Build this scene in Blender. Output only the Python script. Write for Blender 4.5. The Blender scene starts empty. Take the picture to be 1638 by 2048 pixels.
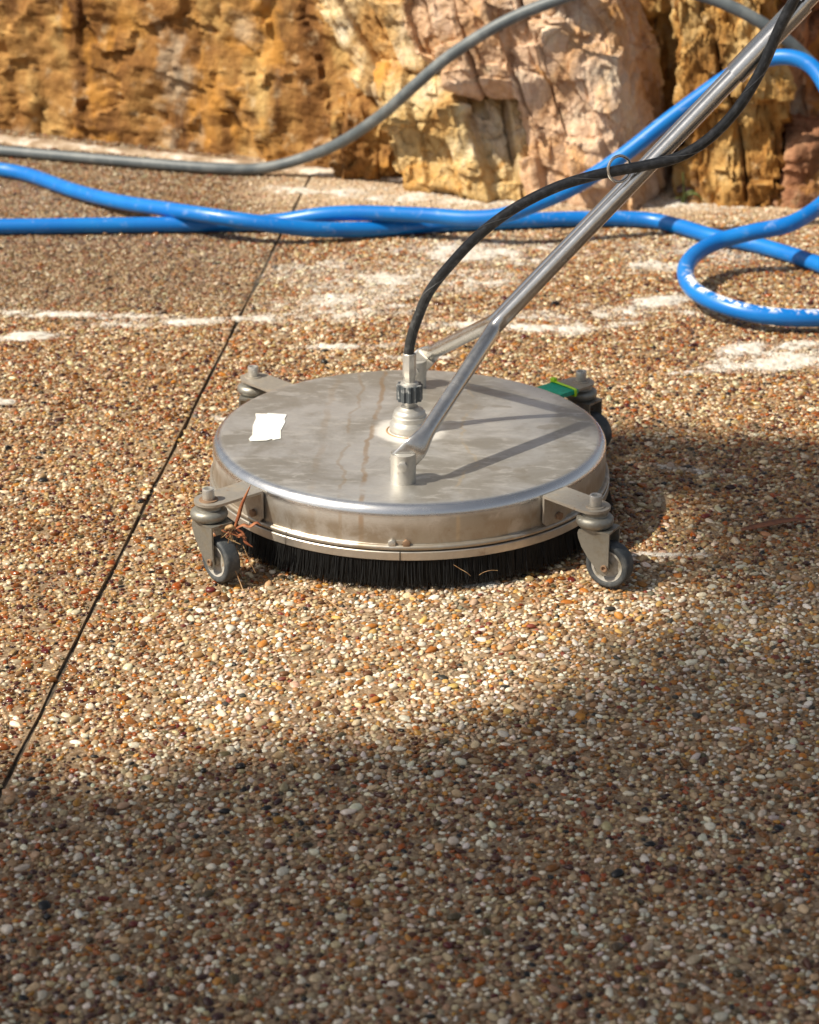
import bpy, bmesh, math, random
import numpy as np
from mathutils import Vector, Matrix
R = math.radians
random.seed(7)
rng = np.random.default_rng(11)
scene = bpy.context.scene
COL = scene.collection

# ------------------------------------------------------------------ camera, light, exposure
cam_d = bpy.data.cameras.new('camera'); cam = bpy.data.objects.new('camera', cam_d); COL.objects.link(cam)
cam.location = (0, -3.0866, 1.2858); cam.rotation_euler = (R(90 - 22.724), 0, 0)
cam_d.sensor_fit = 'VERTICAL'; cam_d.sensor_height = 36; cam_d.sensor_width = 36
cam_d.lens = 4316.8 / 2048 * 36
cam_d.clip_start = .05; cam_d.clip_end = 500
cam_d.dof.use_dof = True; cam_d.dof.focus_distance = 2.95; cam_d.dof.aperture_fstop = 7.0
scene.camera = cam

SUN = Vector((-.844, -.314, 1.0)).normalized()          # towards the sun
world = bpy.data.worlds.new('World'); scene.world = world; world.use_nodes = True
wn = world.node_tree; bg = wn.nodes['Background']
sky = wn.nodes.new('ShaderNodeTexSky'); sky.sky_type = 'NISHITA'; sky.sun_disc = False
sky.sun_elevation = math.asin(SUN.z); sky.sun_rotation = math.atan2(SUN.x, SUN.y)
sky.air_density = 1.0; sky.dust_density = 3.0; sky.ozone_density = .3
hsv = wn.nodes.new('ShaderNodeHueSaturation'); hsv.inputs['Saturation'].default_value = .4      # thin high cloud: a paler, whiter sky
wn.links.new(sky.outputs[0], hsv.inputs['Color']); wn.links.new(hsv.outputs[0], bg.inputs[0]); bg.inputs[1].default_value = .07
sun_d = bpy.data.lights.new('sun', 'SUN'); sun_d.energy = 5.0; sun_d.angle = R(.53); sun_d.color = (1, .90, .74)
sun = bpy.data.objects.new('sun', sun_d); COL.objects.link(sun)
sun.rotation_euler = SUN.to_track_quat('Z', 'Y').to_euler(); sun.location = SUN * 20
vs = scene.view_settings
vs.view_transform = 'Standard'; vs.look = 'None'; vs.gamma = 1; vs.use_curve_mapping = False; vs.exposure = 0.45

# ------------------------------------------------------------------ numpy noise
_perm = rng.permutation(256); _perm = np.r_[_perm, _perm, _perm]
_grad = rng.normal(size=(256, 3)); _grad /= np.linalg.norm(_grad, axis=1)[:, None]
def perlin(p):
    p = np.asarray(p, float); i = np.floor(p).astype(int); f = p - i; i &= 255
    u = f * f * f * (f * (f * 6 - 15) + 10); out = 0
    for dx in (0, 1):
        for dy in (0, 1):
            for dz in (0, 1):
                h = _perm[_perm[_perm[(i[:, 0] + dx) & 255] + ((i[:, 1] + dy) & 255)] + ((i[:, 2] + dz) & 255)]
                d = (_grad[h] * (f - np.array([dx, dy, dz]))).sum(1)
                w = (u[:, 0] if dx else 1 - u[:, 0]) * (u[:, 1] if dy else 1 - u[:, 1]) * (u[:, 2] if dz else 1 - u[:, 2])
                out = out + w * d
    return out * 1.6
def fbm(p, octv=4, gain=.5, ridged=False):
    s = 0; a = 1
    for k in range(octv):
        n = perlin(p * 2.03 ** k + 17.3 * k)
        s = s + a * ((1 - 2 * np.abs(n)) if ridged else n); a *= gain
    return s
def fbm2(x, y, sc, octv=3, seed=0.):
    x = np.asarray(x, float); y = np.asarray(y, float); a = (x * sc).ravel(); b = (y * sc).ravel()
    return fbm(np.stack([a, b, np.full_like(a, seed + .5)], 1), octv).reshape(x.shape)
def facets(p, amp):
    """broken planes: every cell of a jittered grid has its own tilt"""
    p = np.asarray(p, float); ip = np.floor(p).astype(int); best = np.full(len(p), 9.); out = np.zeros(len(p))
    for dx in (-1, 0, 1):
        for dy in (-1, 0, 1):
            for dz in (-1, 0, 1):
                c = ip + np.array([dx, dy, dz]); h = _perm[_perm[_perm[c[:, 0] & 255] + (c[:, 1] & 255)] + (c[:, 2] & 255)]
                v = p - (c + .5 + .42 * _grad[h]); d = (v * v).sum(1); k = d < best
                out = np.where(k, (v * _grad[(h * 7 + 31) & 255]).sum(1) + .35 * _grad[(h * 13 + 5) & 255][:, 0], out); best = np.where(k, d, best)
    return out * amp
def hash1(i, k=0.): return np.modf(np.abs(np.sin(i * 12.9898 + k * 78.233) * 43758.5453))[0]
def sstep(a, b, x):
    t = np.clip((x - a) / (b - a), 0, 1); return t * t * (3 - 2 * t)

# ------------------------------------------------------------------ material helpers
class Mat:
    def __init__(s, name, rough=.5, metal=0., color=(.5, .5, .5), spec=.5):
        s.m = bpy.data.materials.new(name); s.m.use_nodes = True; s.t = s.m.node_tree
        s.b = s.t.nodes['Principled BSDF']; s.out = s.t.nodes['Material Output']
        s.set('Roughness', rough); s.set('Metallic', metal); s.set('Base Color', color); s.set('Specular IOR Level', spec)
    def link(s, v, sock):
        if isinstance(v, bpy.types.NodeSocket): s.t.links.new(v, sock)
        else:
            if isinstance(v, tuple) and len(v) == 3 and sock.type == 'RGBA': v = (*v, 1)
            sock.default_value = v
    def set(s, k, v): s.link(v, s.b.inputs[k])
    def node(s, t, **kw):
        n = s.t.nodes.new(t)
        for k, v in kw.items(): setattr(n, k, v)
        return n
    def obj(s):
        return s.node('ShaderNodeTexCoord').outputs['Object']
    def mapping(s, v, scale=(1, 1, 1), rot=(0, 0, 0), loc=(0, 0, 0)):
        n = s.node('ShaderNodeMapping'); s.link(v, n.inputs[0]); n.inputs['Scale'].default_value = scale
        n.inputs['Rotation'].default_value = rot; n.inputs['Location'].default_value = loc; return n.outputs[0]
    def noise(s, v, scale, detail=4, rough=.55, dist=0., col=False):
        n = s.node('ShaderNodeTexNoise'); s.link(v, n.inputs['Vector']); n.inputs['Scale'].default_value = scale
        n.inputs['Detail'].default_value = detail; n.inputs['Roughness'].default_value = rough; n.inputs['Distortion'].default_value = dist
        return n.outputs['Color' if col else 'Fac']
    def voronoi(s, v, scale, out='Distance', feature='F1'):
        n = s.node('ShaderNodeTexVoronoi', feature=feature); s.link(v, n.inputs['Vector']); n.inputs['Scale'].default_value = scale
        return n.outputs[out]
    def math(s, op, a, b=0., c=None, clamp=False):
        n = s.node('ShaderNodeMath', operation=op, use_clamp=clamp); s.link(a, n.inputs[0]); s.link(b, n.inputs[1])
        if c is not None: s.link(c, n.inputs[2])
        return n.outputs[0]
    def smooth(s, v, a, b, lo=0., hi=1.):
        n = s.node('ShaderNodeMapRange', interpolation_type='SMOOTHSTEP'); s.link(v, n.inputs[0])
        n.inputs[1].default_value = a; n.inputs[2].default_value = b; n.inputs[3].default_value = lo; n.inputs[4].default_value = hi
        return n.outputs[0]
    def mix(s, f, a, b, mode='MIX'):
        n = s.node('ShaderNodeMix', data_type='RGBA', blend_type=mode)
        s.link(f, n.inputs[0]); s.link(a, n.inputs[6]); s.link(b, n.inputs[7]); return n.outputs[2]
    def ramp(s, f, stops):
        n = s.node('ShaderNodeValToRGB'); s.link(f, n.inputs[0]); e = n.color_ramp.elements
        while len(e) < len(stops): e.new(.5)
        for el, (p, c) in zip(e, stops): el.position = p; el.color = (*c, 1)
        return n.outputs[0]
    def bump(s, h, strength=.3, dist=.002, normal=None):
        n = s.node('ShaderNodeBump'); s.link(h, n.inputs['Height']); n.inputs['Strength'].default_value = strength
        n.inputs['Distance'].default_value = dist
        if normal is not None: s.link(normal, n.inputs['Normal'])
        s.set('Normal', n.outputs[0]); return n.outputs[0]
    def sep(s, v):
        n = s.node('ShaderNodeSeparateXYZ'); s.link(v, n.inputs[0]); return n.outputs
    def attr(s, name, typ='GEOMETRY'):
        n = s.node('ShaderNodeAttribute', attribute_name=name, attribute_type=typ); return n

# ------------------------------------------------------------------ object helpers
def tag(o, label=None, cat=None, group=None, kind=None):
    if label: o['label'] = label
    if cat: o['category'] = cat
    if group: o['group'] = group
    if kind: o['kind'] = kind
    return o
def empty(name, loc=(0, 0, 0), rz=0., parent=None):
    o = bpy.data.objects.new(name, None); COL.objects.link(o); o.location = loc; o.rotation_euler = (0, 0, rz)
    o.empty_display_size = .05
    if parent: o.parent = parent
    return o
def link_mesh(name, me, mat, parent=None, smooth=True, loc=None, rot=None, angle=None):
    o = bpy.data.objects.new(name, me); COL.objects.link(o)
    if mat is not None and not me.materials: me.materials.append(mat.m if isinstance(mat, Mat) else mat)
    if parent: o.parent = parent
    if loc is not None: o.location = loc
    if rot is not None: o.rotation_euler = rot
    if smooth:
        me.shade_smooth()
        if angle is not None: me.set_sharp_from_angle(angle=R(angle))
    return o
def pydata(name, v, f, mat, parent=None, smooth=True, angle=None, **kw):
    me = bpy.data.meshes.new(name); me.from_pydata([tuple(map(float, q)) for q in v], [], [tuple(map(int, q)) for q in f]); me.update()
    return link_mesh(name, me, mat, parent, smooth, angle=angle, **kw)
def bm_obj(name, bm, mat, parent=None, bevel=0., smooth=True, angle=35, segs=2, **kw):
    if bevel:
        es = [e for e in bm.edges if len(e.link_faces) == 2 and e.calc_face_angle(0) > R(32)]
        bmesh.ops.bevel(bm, geom=es, offset=bevel, segments=segs, affect='EDGES', profile=.5, clamp_overlap=True)
    bmesh.ops.recalc_face_normals(bm, faces=bm.faces)
    me = bpy.data.meshes.new(name); bm.to_mesh(me); bm.free()
    return link_mesh(name, me, mat, parent, smooth, angle=angle, **kw)
def lathe(name, prof, mat, parent=None, n=96, axis='Z', angle=30, closed=False, **kw):
    """prof: list of (r, z)"""
    m = len(prof); v = []; f = []
    for i in range(n):
        a = 2 * math.pi * i / n
        for r, z in prof:
            v.append((r * math.cos(a), r * math.sin(a), z))
    if axis == 'Y': v = [(x, -z, y) for x, y, z in v]
    for i in range(n):
        j = (i + 1) % n
        for k in range(m if closed else m - 1):
            l = (k + 1) % m
            f.append((i * m + k, j * m + k, j * m + l, i * m + l))
    o = pydata(name, v, f, None, parent, True, angle, **kw)
    bm = bmesh.new(); bm.from_mesh(o.data); bmesh.ops.remove_doubles(bm, verts=bm.verts, dist=1e-6)
    bmesh.ops.recalc_face_normals(bm, faces=bm.faces); bm.to_mesh(o.data); bm.free()
    o.data.materials.append(mat.m); o.data.shade_smooth(); o.data.set_sharp_from_angle(angle=R(angle))
    return o
def catmull(P, per=8):
    P = [np.array(p, float) for p in P]; P = [2 * P[0] - P[1]] + P + [2 * P[-1] - P[-2]]
    out = []
    for i in range(1, len(P) - 2):
        p0, p1, p2, p3 = P[i - 1:i + 3]
        for k in range(per):
            t = k / per
            out.append(.5 * (2 * p1 + (p2 - p0) * t + (2 * p0 - 5 * p1 + 4 * p2 - p3) * t * t + (3 * p1 - p0 - 3 * p2 + p3) * t ** 3))
    out.append(P[-2]); return np.array(out)
def sweep(name, path, rad, mat, parent=None, n=16, up=(0, 0, 1), caps=True, tri_r=None, **kw):
    """rad: float, or function(i, s)->(ra, rb); rb is along the carried 'up' normal"""
    path = np.asarray(path, float); T = np.gradient(path, axis=0); T /= np.linalg.norm(T, axis=1)[:, None]
    nrm = np.array(up, float); v = []; uu = []
    seg = np.r_[0, np.cumsum(np.linalg.norm(np.diff(path, axis=0), axis=1))]
    for i, (p, t) in enumerate(zip(path, T)):
        nrm = nrm - t * nrm.dot(t); nrm /= np.linalg.norm(nrm); b = np.cross(t, nrm)
        ra, rb = rad(i, seg[i]) if callable(rad) else (rad, rad)
        for k in range(n):
            a = 2 * math.pi * k / n
            v.append(p + ra * math.cos(a) * b + rb * math.sin(a) * nrm); uu.append((seg[i], math.sin(a), a))
    m = len(path); f = [(i * n + k, i * n + (k + 1) % n, (i + 1) * n + (k + 1) % n, (i + 1) * n + k) for i in range(m - 1) for k in range(n)]
    if caps: f += [tuple(range(n - 1, -1, -1)), tuple((m - 1) * n + k for k in range(n))]
    o = pydata(name, v, f, mat, parent, True, 50, **kw)
    at = o.data.attributes.new('along', 'FLOAT_VECTOR', 'POINT'); at.data.foreach_set('vector', np.array(uu, 'f').ravel())
    return o
def add_box(bm, lo, hi, M=None):
    r = bmesh.ops.create_cube(bm, size=1)
    for q in r['verts']:
        q.co = Vector([(lo[k] + hi[k]) / 2 + q.co[k] * (hi[k] - lo[k]) for k in range(3)])
        if M is not None: q.co = M @ q.co
    return r['verts']
def add_prism(bm, poly, h0, h1, fn):
    """poly in 2D, extruded h0..h1; fn(u, v, h)->co"""
    a = [bm.verts.new(fn(u, v, h0)) for u, v in poly]; b = [bm.verts.new(fn(u, v, h1)) for u, v in poly]
    bm.faces.new(a[::-1]); bm.faces.new(b)
    for i in range(len(poly)):
        j = (i + 1) % len(poly); bm.faces.new((a[i], a[j], b[j], b[i]))

# ------------------------------------------------------------------ ground fields (wear and dirt with their own shapes, shade browning added in front)
def joint_x(y): return -.4085 + .0797 * (y - .053)
# soap foam patches: (x, y, half length, half width, angle deg, strength)
FOAM = [(-.72, 1.0, .30, .022, -6, .8), (-.40, .955, .17, .022, 8, .85), (-.735, .858, .055, .022, 10, 1.15), (-.56, .93, .08, .02, 0, .8),
        (-.13, 1.09, .13, .05, 12, .75), (.0, 1.24, .22, .11, 5, .62), (.16, 1.44, .2, .10, 0, .7), (.35, 1.0, .25, .05, 8, .5), (-.15, 1.0, .2, .05, 8, .5), (.62, 1.45, .18, .1, 0, .5), (.72, .74, .16, .07, 14, .55), (-.2, 1.33, .12, .06, 30, .55),
        (.50, 1.085, .07, .035, 28, 1.2), (.325, .905, .05, .03, 20, 1.05), (.225, .915, .07, .025, -8, 1.1), (.10, .93, .09, .022, 5, .75), (.40, .93, .05, .02, 15, .7),
        (.625, .775, .055, .03, 40, 1.1), (.70, .70, .14, .035, 16, 1.35), (.80, .75, .12, .05, 14, 1.2), (.56, .655, .09, .012, 12, 1.0), (.74, .80, .05, .03, 20, 1.0),
        (-.10, .80, .10, .016, 6, .75), (.02, .73, .08, .016, 6, .55), (-.335, .405, .035, .016, -25, 1.15), (-.725, .486, .03, .013, 0, 1.2),
        (.37, -.175, .10, .012, 0, .62), (.46, .16, .07, .014, -18, .62), (.08, 1.92, .28, .10, -12, .9), (-.2, 1.98, .14, .05, -6, .8), (.65, 1.85, .12, .06, 0, .85),
        (.06, -.285, .10, .012, 6, .7), (.55, 1.35, .09, .05, 20, .7), (-.02, 1.05, .08, .02, 10, .6)]
def foam_field(x, y):
    n = fbm2(x, y, 14, 3, 3.); n2 = fbm2(x, y, 48, 3, 5.); m = np.zeros_like(x)
    for (cx, cy, a, b, ang, st) in FOAM:
        c, s = math.cos(R(ang)), math.sin(R(ang)); dx, dy = x - cx, y - cy
        d = np.sqrt(((dx * c + dy * s) / a) ** 2 + ((-dx * s + dy * c) / b) ** 2)
        m = np.maximum(m, st * np.clip(1.35 - d * .85, 0, 1.2))
    return m * (1 + .75 * n) + .28 * n2 * (m > .05)
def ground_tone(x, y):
    """wetness with shade browning, dust, grime"""
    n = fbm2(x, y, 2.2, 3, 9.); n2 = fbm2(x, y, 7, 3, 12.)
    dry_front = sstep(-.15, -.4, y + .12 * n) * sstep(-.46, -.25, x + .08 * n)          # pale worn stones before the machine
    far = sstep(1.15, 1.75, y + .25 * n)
    near = sstep(-.62, -.85, y + .1 * n); wet = np.clip(.95 - .75 * dry_front * (1 - .85 * near) - .4 * far * (x > -.4) + .3 * n2 + .25 * n, .1, 1.1)  # near also raises wet: shaded front stones are browned to deepen the shade
    back_left_dark = np.clip(sstep(-.22, -.42, x + .1 * n + .05 * n2) * sstep(.88, 1.1, y + .08 * n) * .95, 0, 1)  # darker, greyer stones towards the back left
    dust = np.clip(sstep(1.55, 1.95, y + .2 * n2) * sstep(-.45, -.15, x + .15 * n) * .9, 0, 1)
    return wet, dust, back_left_dark

# ------------------------------------------------------------------ setting: paving
g = Mat('cement_matrix', rough=.75)
oc = g.obj(); base = g.ramp(g.noise(oc, 9, 5), [(.3, (.10, .058, .026)), (.7, (.235, .145, .072))])
grit = g.sep(g.voronoi(oc, 430, 'Color')); base = g.mix(g.smooth(g.noise(oc, 260, 3), .35, .7), base, g.mix(.5, base, (.42, .33, .23)))
base = g.mix(g.smooth(grit[0], .3, 1., 0, .5), base, g.ramp(grit[1], [(0, (.07, .04, .02)), (.4, (.30, .17, .07)), (.75, (.46, .33, .19)), (1, (.60, .52, .42))]))
vor = g.voronoi(oc, 115, 'Color'); far_stone = g.ramp(g.sep(vor)[0], [(0, (.12, .07, .04)), (.3, (.32, .19, .09)), (.6, (.45, .36, .25)), (1, (.6, .55, .46))])
yy = g.sep(oc)[1]; xx = g.sep(oc)[0]; nd = g.noise(oc, 4, 4)
ydn = g.math('ADD', yy, g.math('MULTIPLY', nd, .5))
base = g.mix(g.math('MULTIPLY', g.smooth(ydn, 1.75, 2.2), g.smooth(g.math('ADD', xx, g.math('MULTIPLY', nd, .3)), -.4, -.05, 0, .85)), base, (.50, .40, .285))
out_of_view = g.math('MAXIMUM', g.smooth(g.math('ABSOLUTE', xx), 1.75, 1.85), g.smooth(g.math('MULTIPLY', yy, -1.), 2.15, 2.25))
base = g.mix(out_of_view, base, far_stone)
g.set('Base Color', base); g.bump(g.math('ADD', g.noise(oc, 320, 4), g.math('MULTIPLY', g.voronoi(oc, 140), -1.)), .6, .0025)
ZG = -.0022
def slab(name, xs, mat=g):
    """paving slab with a thickness; xs(y) returns left and right edge"""
    ys = np.r_[-30, np.linspace(-2.3, 3.2, 45), 30.]; v = []; f = []
    for y in ys:
        a, b = xs(y); v += [(a, y, ZG), (b, y, ZG), (a, y, -.1), (b, y, -.1)]
    for i in range(len(ys) - 1):
        k = i * 4; l = k + 4
        f += [(k, k + 1, l + 1, l), (k + 2, l + 2, l + 3, k + 3), (k, l, l + 2, k + 2), (k + 1, k + 3, l + 3, l + 1)]
    o = pydata(name, v, f, mat, smooth=False); return tag(o, kind='structure')
wob = lambda y, s: .0012 * math.sin(y * 21 + s) + .0011 * math.sin(y * 37 + 2 * s)
slab('pavement', lambda y: (joint_x(y) + .0034 + wob(y, 1.), 30.))
slab('pavement', lambda y: (-30., joint_x(y) - .0034 + wob(y, 4.)))
soil = Mat('joint_dirt', rough=.95, color=(.05, .038, .026))
soil.set('Base Color', soil.mix(soil.smooth(soil.noise(soil.obj(), 60, 3), .4, .65), (.032, .025, .017), (.11, .085, .06)))
ys = np.linspace(-2.4, 3.2, 160); v = []; f = []
for i, y in enumerate(ys):
    h = -.0065 + .003 * fbm2(np.array([0.]), np.array([y]), 12)[0]
    if 0.98 < y < 1.55: h += .0035 * math.sin((y - .98) / .57 * math.pi)
    v += [(joint_x(y) - .006, y, h), (joint_x(y) + .006, y, h)]
    if i: k = 2 * i; f.append((k - 2, k - 1, k + 1, k))
tag(pydata('joint_filler', v, f, soil), kind='structure')

# exposed pebbles: a packed, tileable layer, one geometry-nodes object
TILE = 1.2; RES = .0012; NT = int(TILE / RES)
occ = np.zeros((NT, NT), bool); px = []; py = []; pr = []
def pack(n, r0, r1):
    rs = np.sort(rng.uniform(r0, r1, n))[::-1]; xs = rng.integers(0, NT, n); ysn = rng.integers(0, NT, n)
    offs = [(math.cos(a), math.sin(a)) for a in np.linspace(0, 2 * math.pi, 7)[:-1]]
    for r, X, Y in zip(rs.tolist(), xs.tolist(), ysn.tolist()):
        if occ[X, Y]: continue
        k = r / RES * .86; bad = False
        for c, s in offs:
            if occ[int(X + c * k) % NT, int(Y + s * k) % NT]: bad = True; break
        if bad: continue
        q = int(round(r / RES)); w = np.arange(-q, q + 1)
        d = (w[:, None] ** 2 + w[None] ** 2) <= q * q
        if q <= X < NT - q and q <= Y < NT - q: occ[X - q:X + q + 1, Y - q:Y + q + 1] |= d
        else:
            ii, jj = np.nonzero(d); occ[(X - q + ii) % NT, (Y - q + jj) % NT] = True
        px.append(X * RES); py.append(Y * RES); pr.append(r)
pack(1300, .0046, .0072); pack(14000, .0034, .0045); pack(120000, .0025, .0034); pack(180000, .0016, .0023)
px, py, pr = map(np.array, (px, py, pr))
PX = []; PY = []; PR = []
for ix in range(-2, 2):
    for iy in range(-2, 3):
        k = (ix * 7 + iy * 3) % 4; x, y = px - TILE / 2, py - TILE / 2
        for _ in range(k): x, y = -y, x
        if (ix + iy) % 2: x = -x
        PX.append(x + TILE * (ix + .5)); PY.append(y + TILE * (iy + .5) - .0 + .35); PR.append(pr)
PX = np.concatenate(PX); PY = np.concatenate(PY); PR = np.concatenate(PR)
keep = (PY > -2.2) & (PY < 2.75) & (np.abs(PX) < 1.8) & (np.abs(PX - joint_x(PY)) > .0034 + .5 * PR)
keep &= ~((PX ** 2 + PY ** 2) < .27 ** 2)
keep &= rng.uniform(0, 1, len(PX)) > .30 * sstep(.1, .5, fbm2(PX, PY, 24, 3, 21.)) * (PR < .0045)      # worn patches where the cement shows
PX, PY, PR = PX[keep], PY[keep], PR[keep]; NP = len(PX)
pal = np.array([(.60, .52, .40), (.76, .73, .66), (.54, .41, .30), (.42, .27, .135), (.50, .235, .05), (.19, .10, .045), (.24, .06, .035), (.055, .055, .05), (.20, .19, .14), (.62, .42, .16)])
wts = np.array([.25, .21, .13, .17, .09, .10, .018, .02, .02, .04])
ci = rng.choice(len(pal), NP, p=wts / wts.sum()); colr = pal[ci] * rng.uniform(.72, 1.2, (NP, 1)) * (1 + rng.normal(0, .035, (NP, 3)))
wet, dust, back_left_dark = ground_tone(PX, PY); ff = foam_field(PX, PY)
pale = np.isin(ci, [0, 1, 2]); w = (wet * np.where(pale, np.where(ci == 1, .22 + .33 * sstep(-.75, -.4, PY), .5 + .4 * sstep(-.75, -.4, PY)), 1.05))[:, None]     # water darkens porous stones; pale ones stay whiter in the shaded front
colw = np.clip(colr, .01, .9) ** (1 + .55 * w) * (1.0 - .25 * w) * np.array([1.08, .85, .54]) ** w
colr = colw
colr = colr * (1 - .8 * back_left_dark[:, None]) + .8 * back_left_dark[:, None] * (colr * .42 + np.array([.055, .045, .036]))
film = np.clip(sstep(.08, .8, ff) * rng.uniform(.35, 1., NP), 0, .9)[:, None]; colr = colr * (1 - film) + film * np.array([.62, .58, .52])
du = (dust * rng.uniform(.5, 1, NP))[:, None]; colr = colr * (1 - du) + du * np.array([.56, .45, .33])
colr = np.clip(colr, .01, .85)
rough = np.clip(.62 - .42 * wet + rng.uniform(-.1, .1, NP), .16, .85)
el = rng.uniform(0, .42, NP); flat = rng.uniform(.45, .75, NP)
scl = np.c_[PR * (1 + el), PR * (1 - el * .55), PR * flat]
PZ = ZG + .0003 + rng.uniform(-.40, .38, NP) * PR * flat
rot = np.c_[rng.normal(0, .22, NP), rng.normal(0, .22, NP), rng.uniform(0, 6.283, NP)]
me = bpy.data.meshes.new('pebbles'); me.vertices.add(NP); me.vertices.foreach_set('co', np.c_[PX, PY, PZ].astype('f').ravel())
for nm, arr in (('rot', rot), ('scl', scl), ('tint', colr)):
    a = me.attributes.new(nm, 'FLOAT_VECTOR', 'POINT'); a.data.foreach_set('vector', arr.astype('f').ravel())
a = me.attributes.new('gloss', 'FLOAT', 'POINT'); a.data.foreach_set('value', rough.astype('f'))
a = me.attributes.new('pick', 'INT', 'POINT'); a.data.foreach_set('value', rng.integers(0, 7, NP).astype('i'))
peb = Mat('pebble_stone', rough=.5)
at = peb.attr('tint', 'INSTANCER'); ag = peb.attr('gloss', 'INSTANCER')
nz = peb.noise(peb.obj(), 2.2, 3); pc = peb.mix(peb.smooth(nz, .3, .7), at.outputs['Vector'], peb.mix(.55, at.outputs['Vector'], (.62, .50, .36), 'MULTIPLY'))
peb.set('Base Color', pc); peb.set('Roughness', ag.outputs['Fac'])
pcol = bpy.data.collections.new('pebble_shapes')
for k in range(7):
    bm = bmesh.new(); bmesh.ops.create_icosphere(bm, subdivisions=2, radius=1)
    V = np.array([q.co[:] for q in bm.verts]); d = fbm(V * .9 + 31 * k, 2) * .34
    for q, s in zip(bm.verts, d): q.co *= 1 + s
    m2 = bpy.data.meshes.new('pebble_shape'); bm.to_mesh(m2); bm.free(); m2.shade_smooth(); m2.materials.append(peb.m)
    pcol.objects.link(bpy.data.objects.new('pebble_shape', m2))
pebbles = link_mesh('pebbles', me, None, smooth=False); tag(pebbles, 'rounded cream, tan and brown pebbles set in the paving', 'pebbles', kind='stuff')
ng = bpy.data.node_groups.new('scatter_pebbles', 'GeometryNodeTree')
ng.interface.new_socket('Geometry', in_out='INPUT', socket_type='NodeSocketGeometry'); ng.interface.new_socket('Geometry', in_out='OUTPUT', socket_type='NodeSocketGeometry')
gi = ng.nodes.new('NodeGroupInput'); go = ng.nodes.new('NodeGroupOutput')
m2p = ng.nodes.new('GeometryNodeMeshToPoints'); iop = ng.nodes.new('GeometryNodeInstanceOnPoints'); cinf = ng.nodes.new('GeometryNodeCollectionInfo')
cinf.inputs['Collection'].default_value = pcol; cinf.inputs['Separate Children'].default_value = True; cinf.inputs['Reset Children'].default_value = True
def named(nm, typ):
    n = ng.nodes.new('GeometryNodeInputNamedAttribute'); n.data_type = typ; n.inputs['Name'].default_value = nm; return n.outputs['Attribute']
ng.links.new(gi.outputs[0], m2p.inputs['Mesh']); ng.links.new(m2p.outputs[0], iop.inputs['Points']); ng.links.new(cinf.outputs[0], iop.inputs['Instance'])
iop.inputs['Pick Instance'].default_value = True
ng.links.new(named('pick', 'INT'), iop.inputs['Instance Index'])
e2r = ng.nodes.new('FunctionNodeEulerToRotation'); ng.links.new(named('rot', 'FLOAT_VECTOR'), e2r.inputs[0]); ng.links.new(e2r.outputs[0], iop.inputs['Rotation'])
ng.links.new(named('scl', 'FLOAT_VECTOR'), iop.inputs['Scale']); ng.links.new(iop.outputs[0], go.inputs[0])
pebbles.modifiers.new('scatter', 'NODES').node_group = ng

# ------------------------------------------------------------------ rocks
def rock_material(name, cols, streak=(2.2, 2.2, .6), rotv=(0, 0, 0), dark=(.06, .03, .014), darkness=.5, sc=1., orange=.75):
    m = Mat(name, rough=.88, spec=.25); oc = m.mapping(m.obj(), rot=rotv); st = m.mapping(oc, scale=streak)
    n1 = m.noise(st, 2.4 * sc, 6, .62, .6); n2 = m.noise(oc, 9 * sc, 6, .6, .4); n3 = m.noise(oc, 46, 5, .65)
    c = m.ramp(m.math('ADD', m.math('MULTIPLY', n1, .72), m.math('MULTIPLY', n2, .32)), [(.40, cols[0]), (.48, cols[1]), (.55, cols[2]), (.63, cols[3])])
    c = m.mix(m.math('MULTIPLY', m.smooth(m.noise(m.mapping(st, loc=(3, 5, 1)), 3.1 * sc, 5, .65, .8), .52, .68), darkness), c, dark)
    c = m.mix(m.smooth(n3, .35, .7, 0, .55), c, m.mix(.6, c, (.55, .42, .3), 'MULTIPLY'))
    c = m.mix(m.smooth(m.noise(oc, 21, 4, .6), .58, .72, 0, .6), c, (.60, .47, .29))
    c = m.mix(m.smooth(m.noise(m.mapping(oc, loc=(7, 1, 2), scale=(1, 1, .6)), 6.5, 5, .62, .7), .52, .66, 0, orange), c, (.60, .29, .055))
    c = m.mix(m.smooth(m.noise(m.mapping(oc, loc=(2, 9, 4)), 5, 5, .62, .5), .56, .68, 0, .55 * orange), c, (.74, .66, .50))
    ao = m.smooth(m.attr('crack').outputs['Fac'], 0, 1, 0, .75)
    c = m.mix(ao, c, m.mix(.8, c, (.24, .14, .07), 'MULTIPLY'))                        # occlusion shade painted into cracks and set-back layers
    m.set('Base Color', c)
    m.bump(m.math('ADD', m.math('MULTIPLY', n3, .6), m.math('ADD', m.noise(oc, 150, 4, .6), m.math('MULTIPLY', m.voronoi(oc, 60), .5))), .9, .006)
    return m
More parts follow.
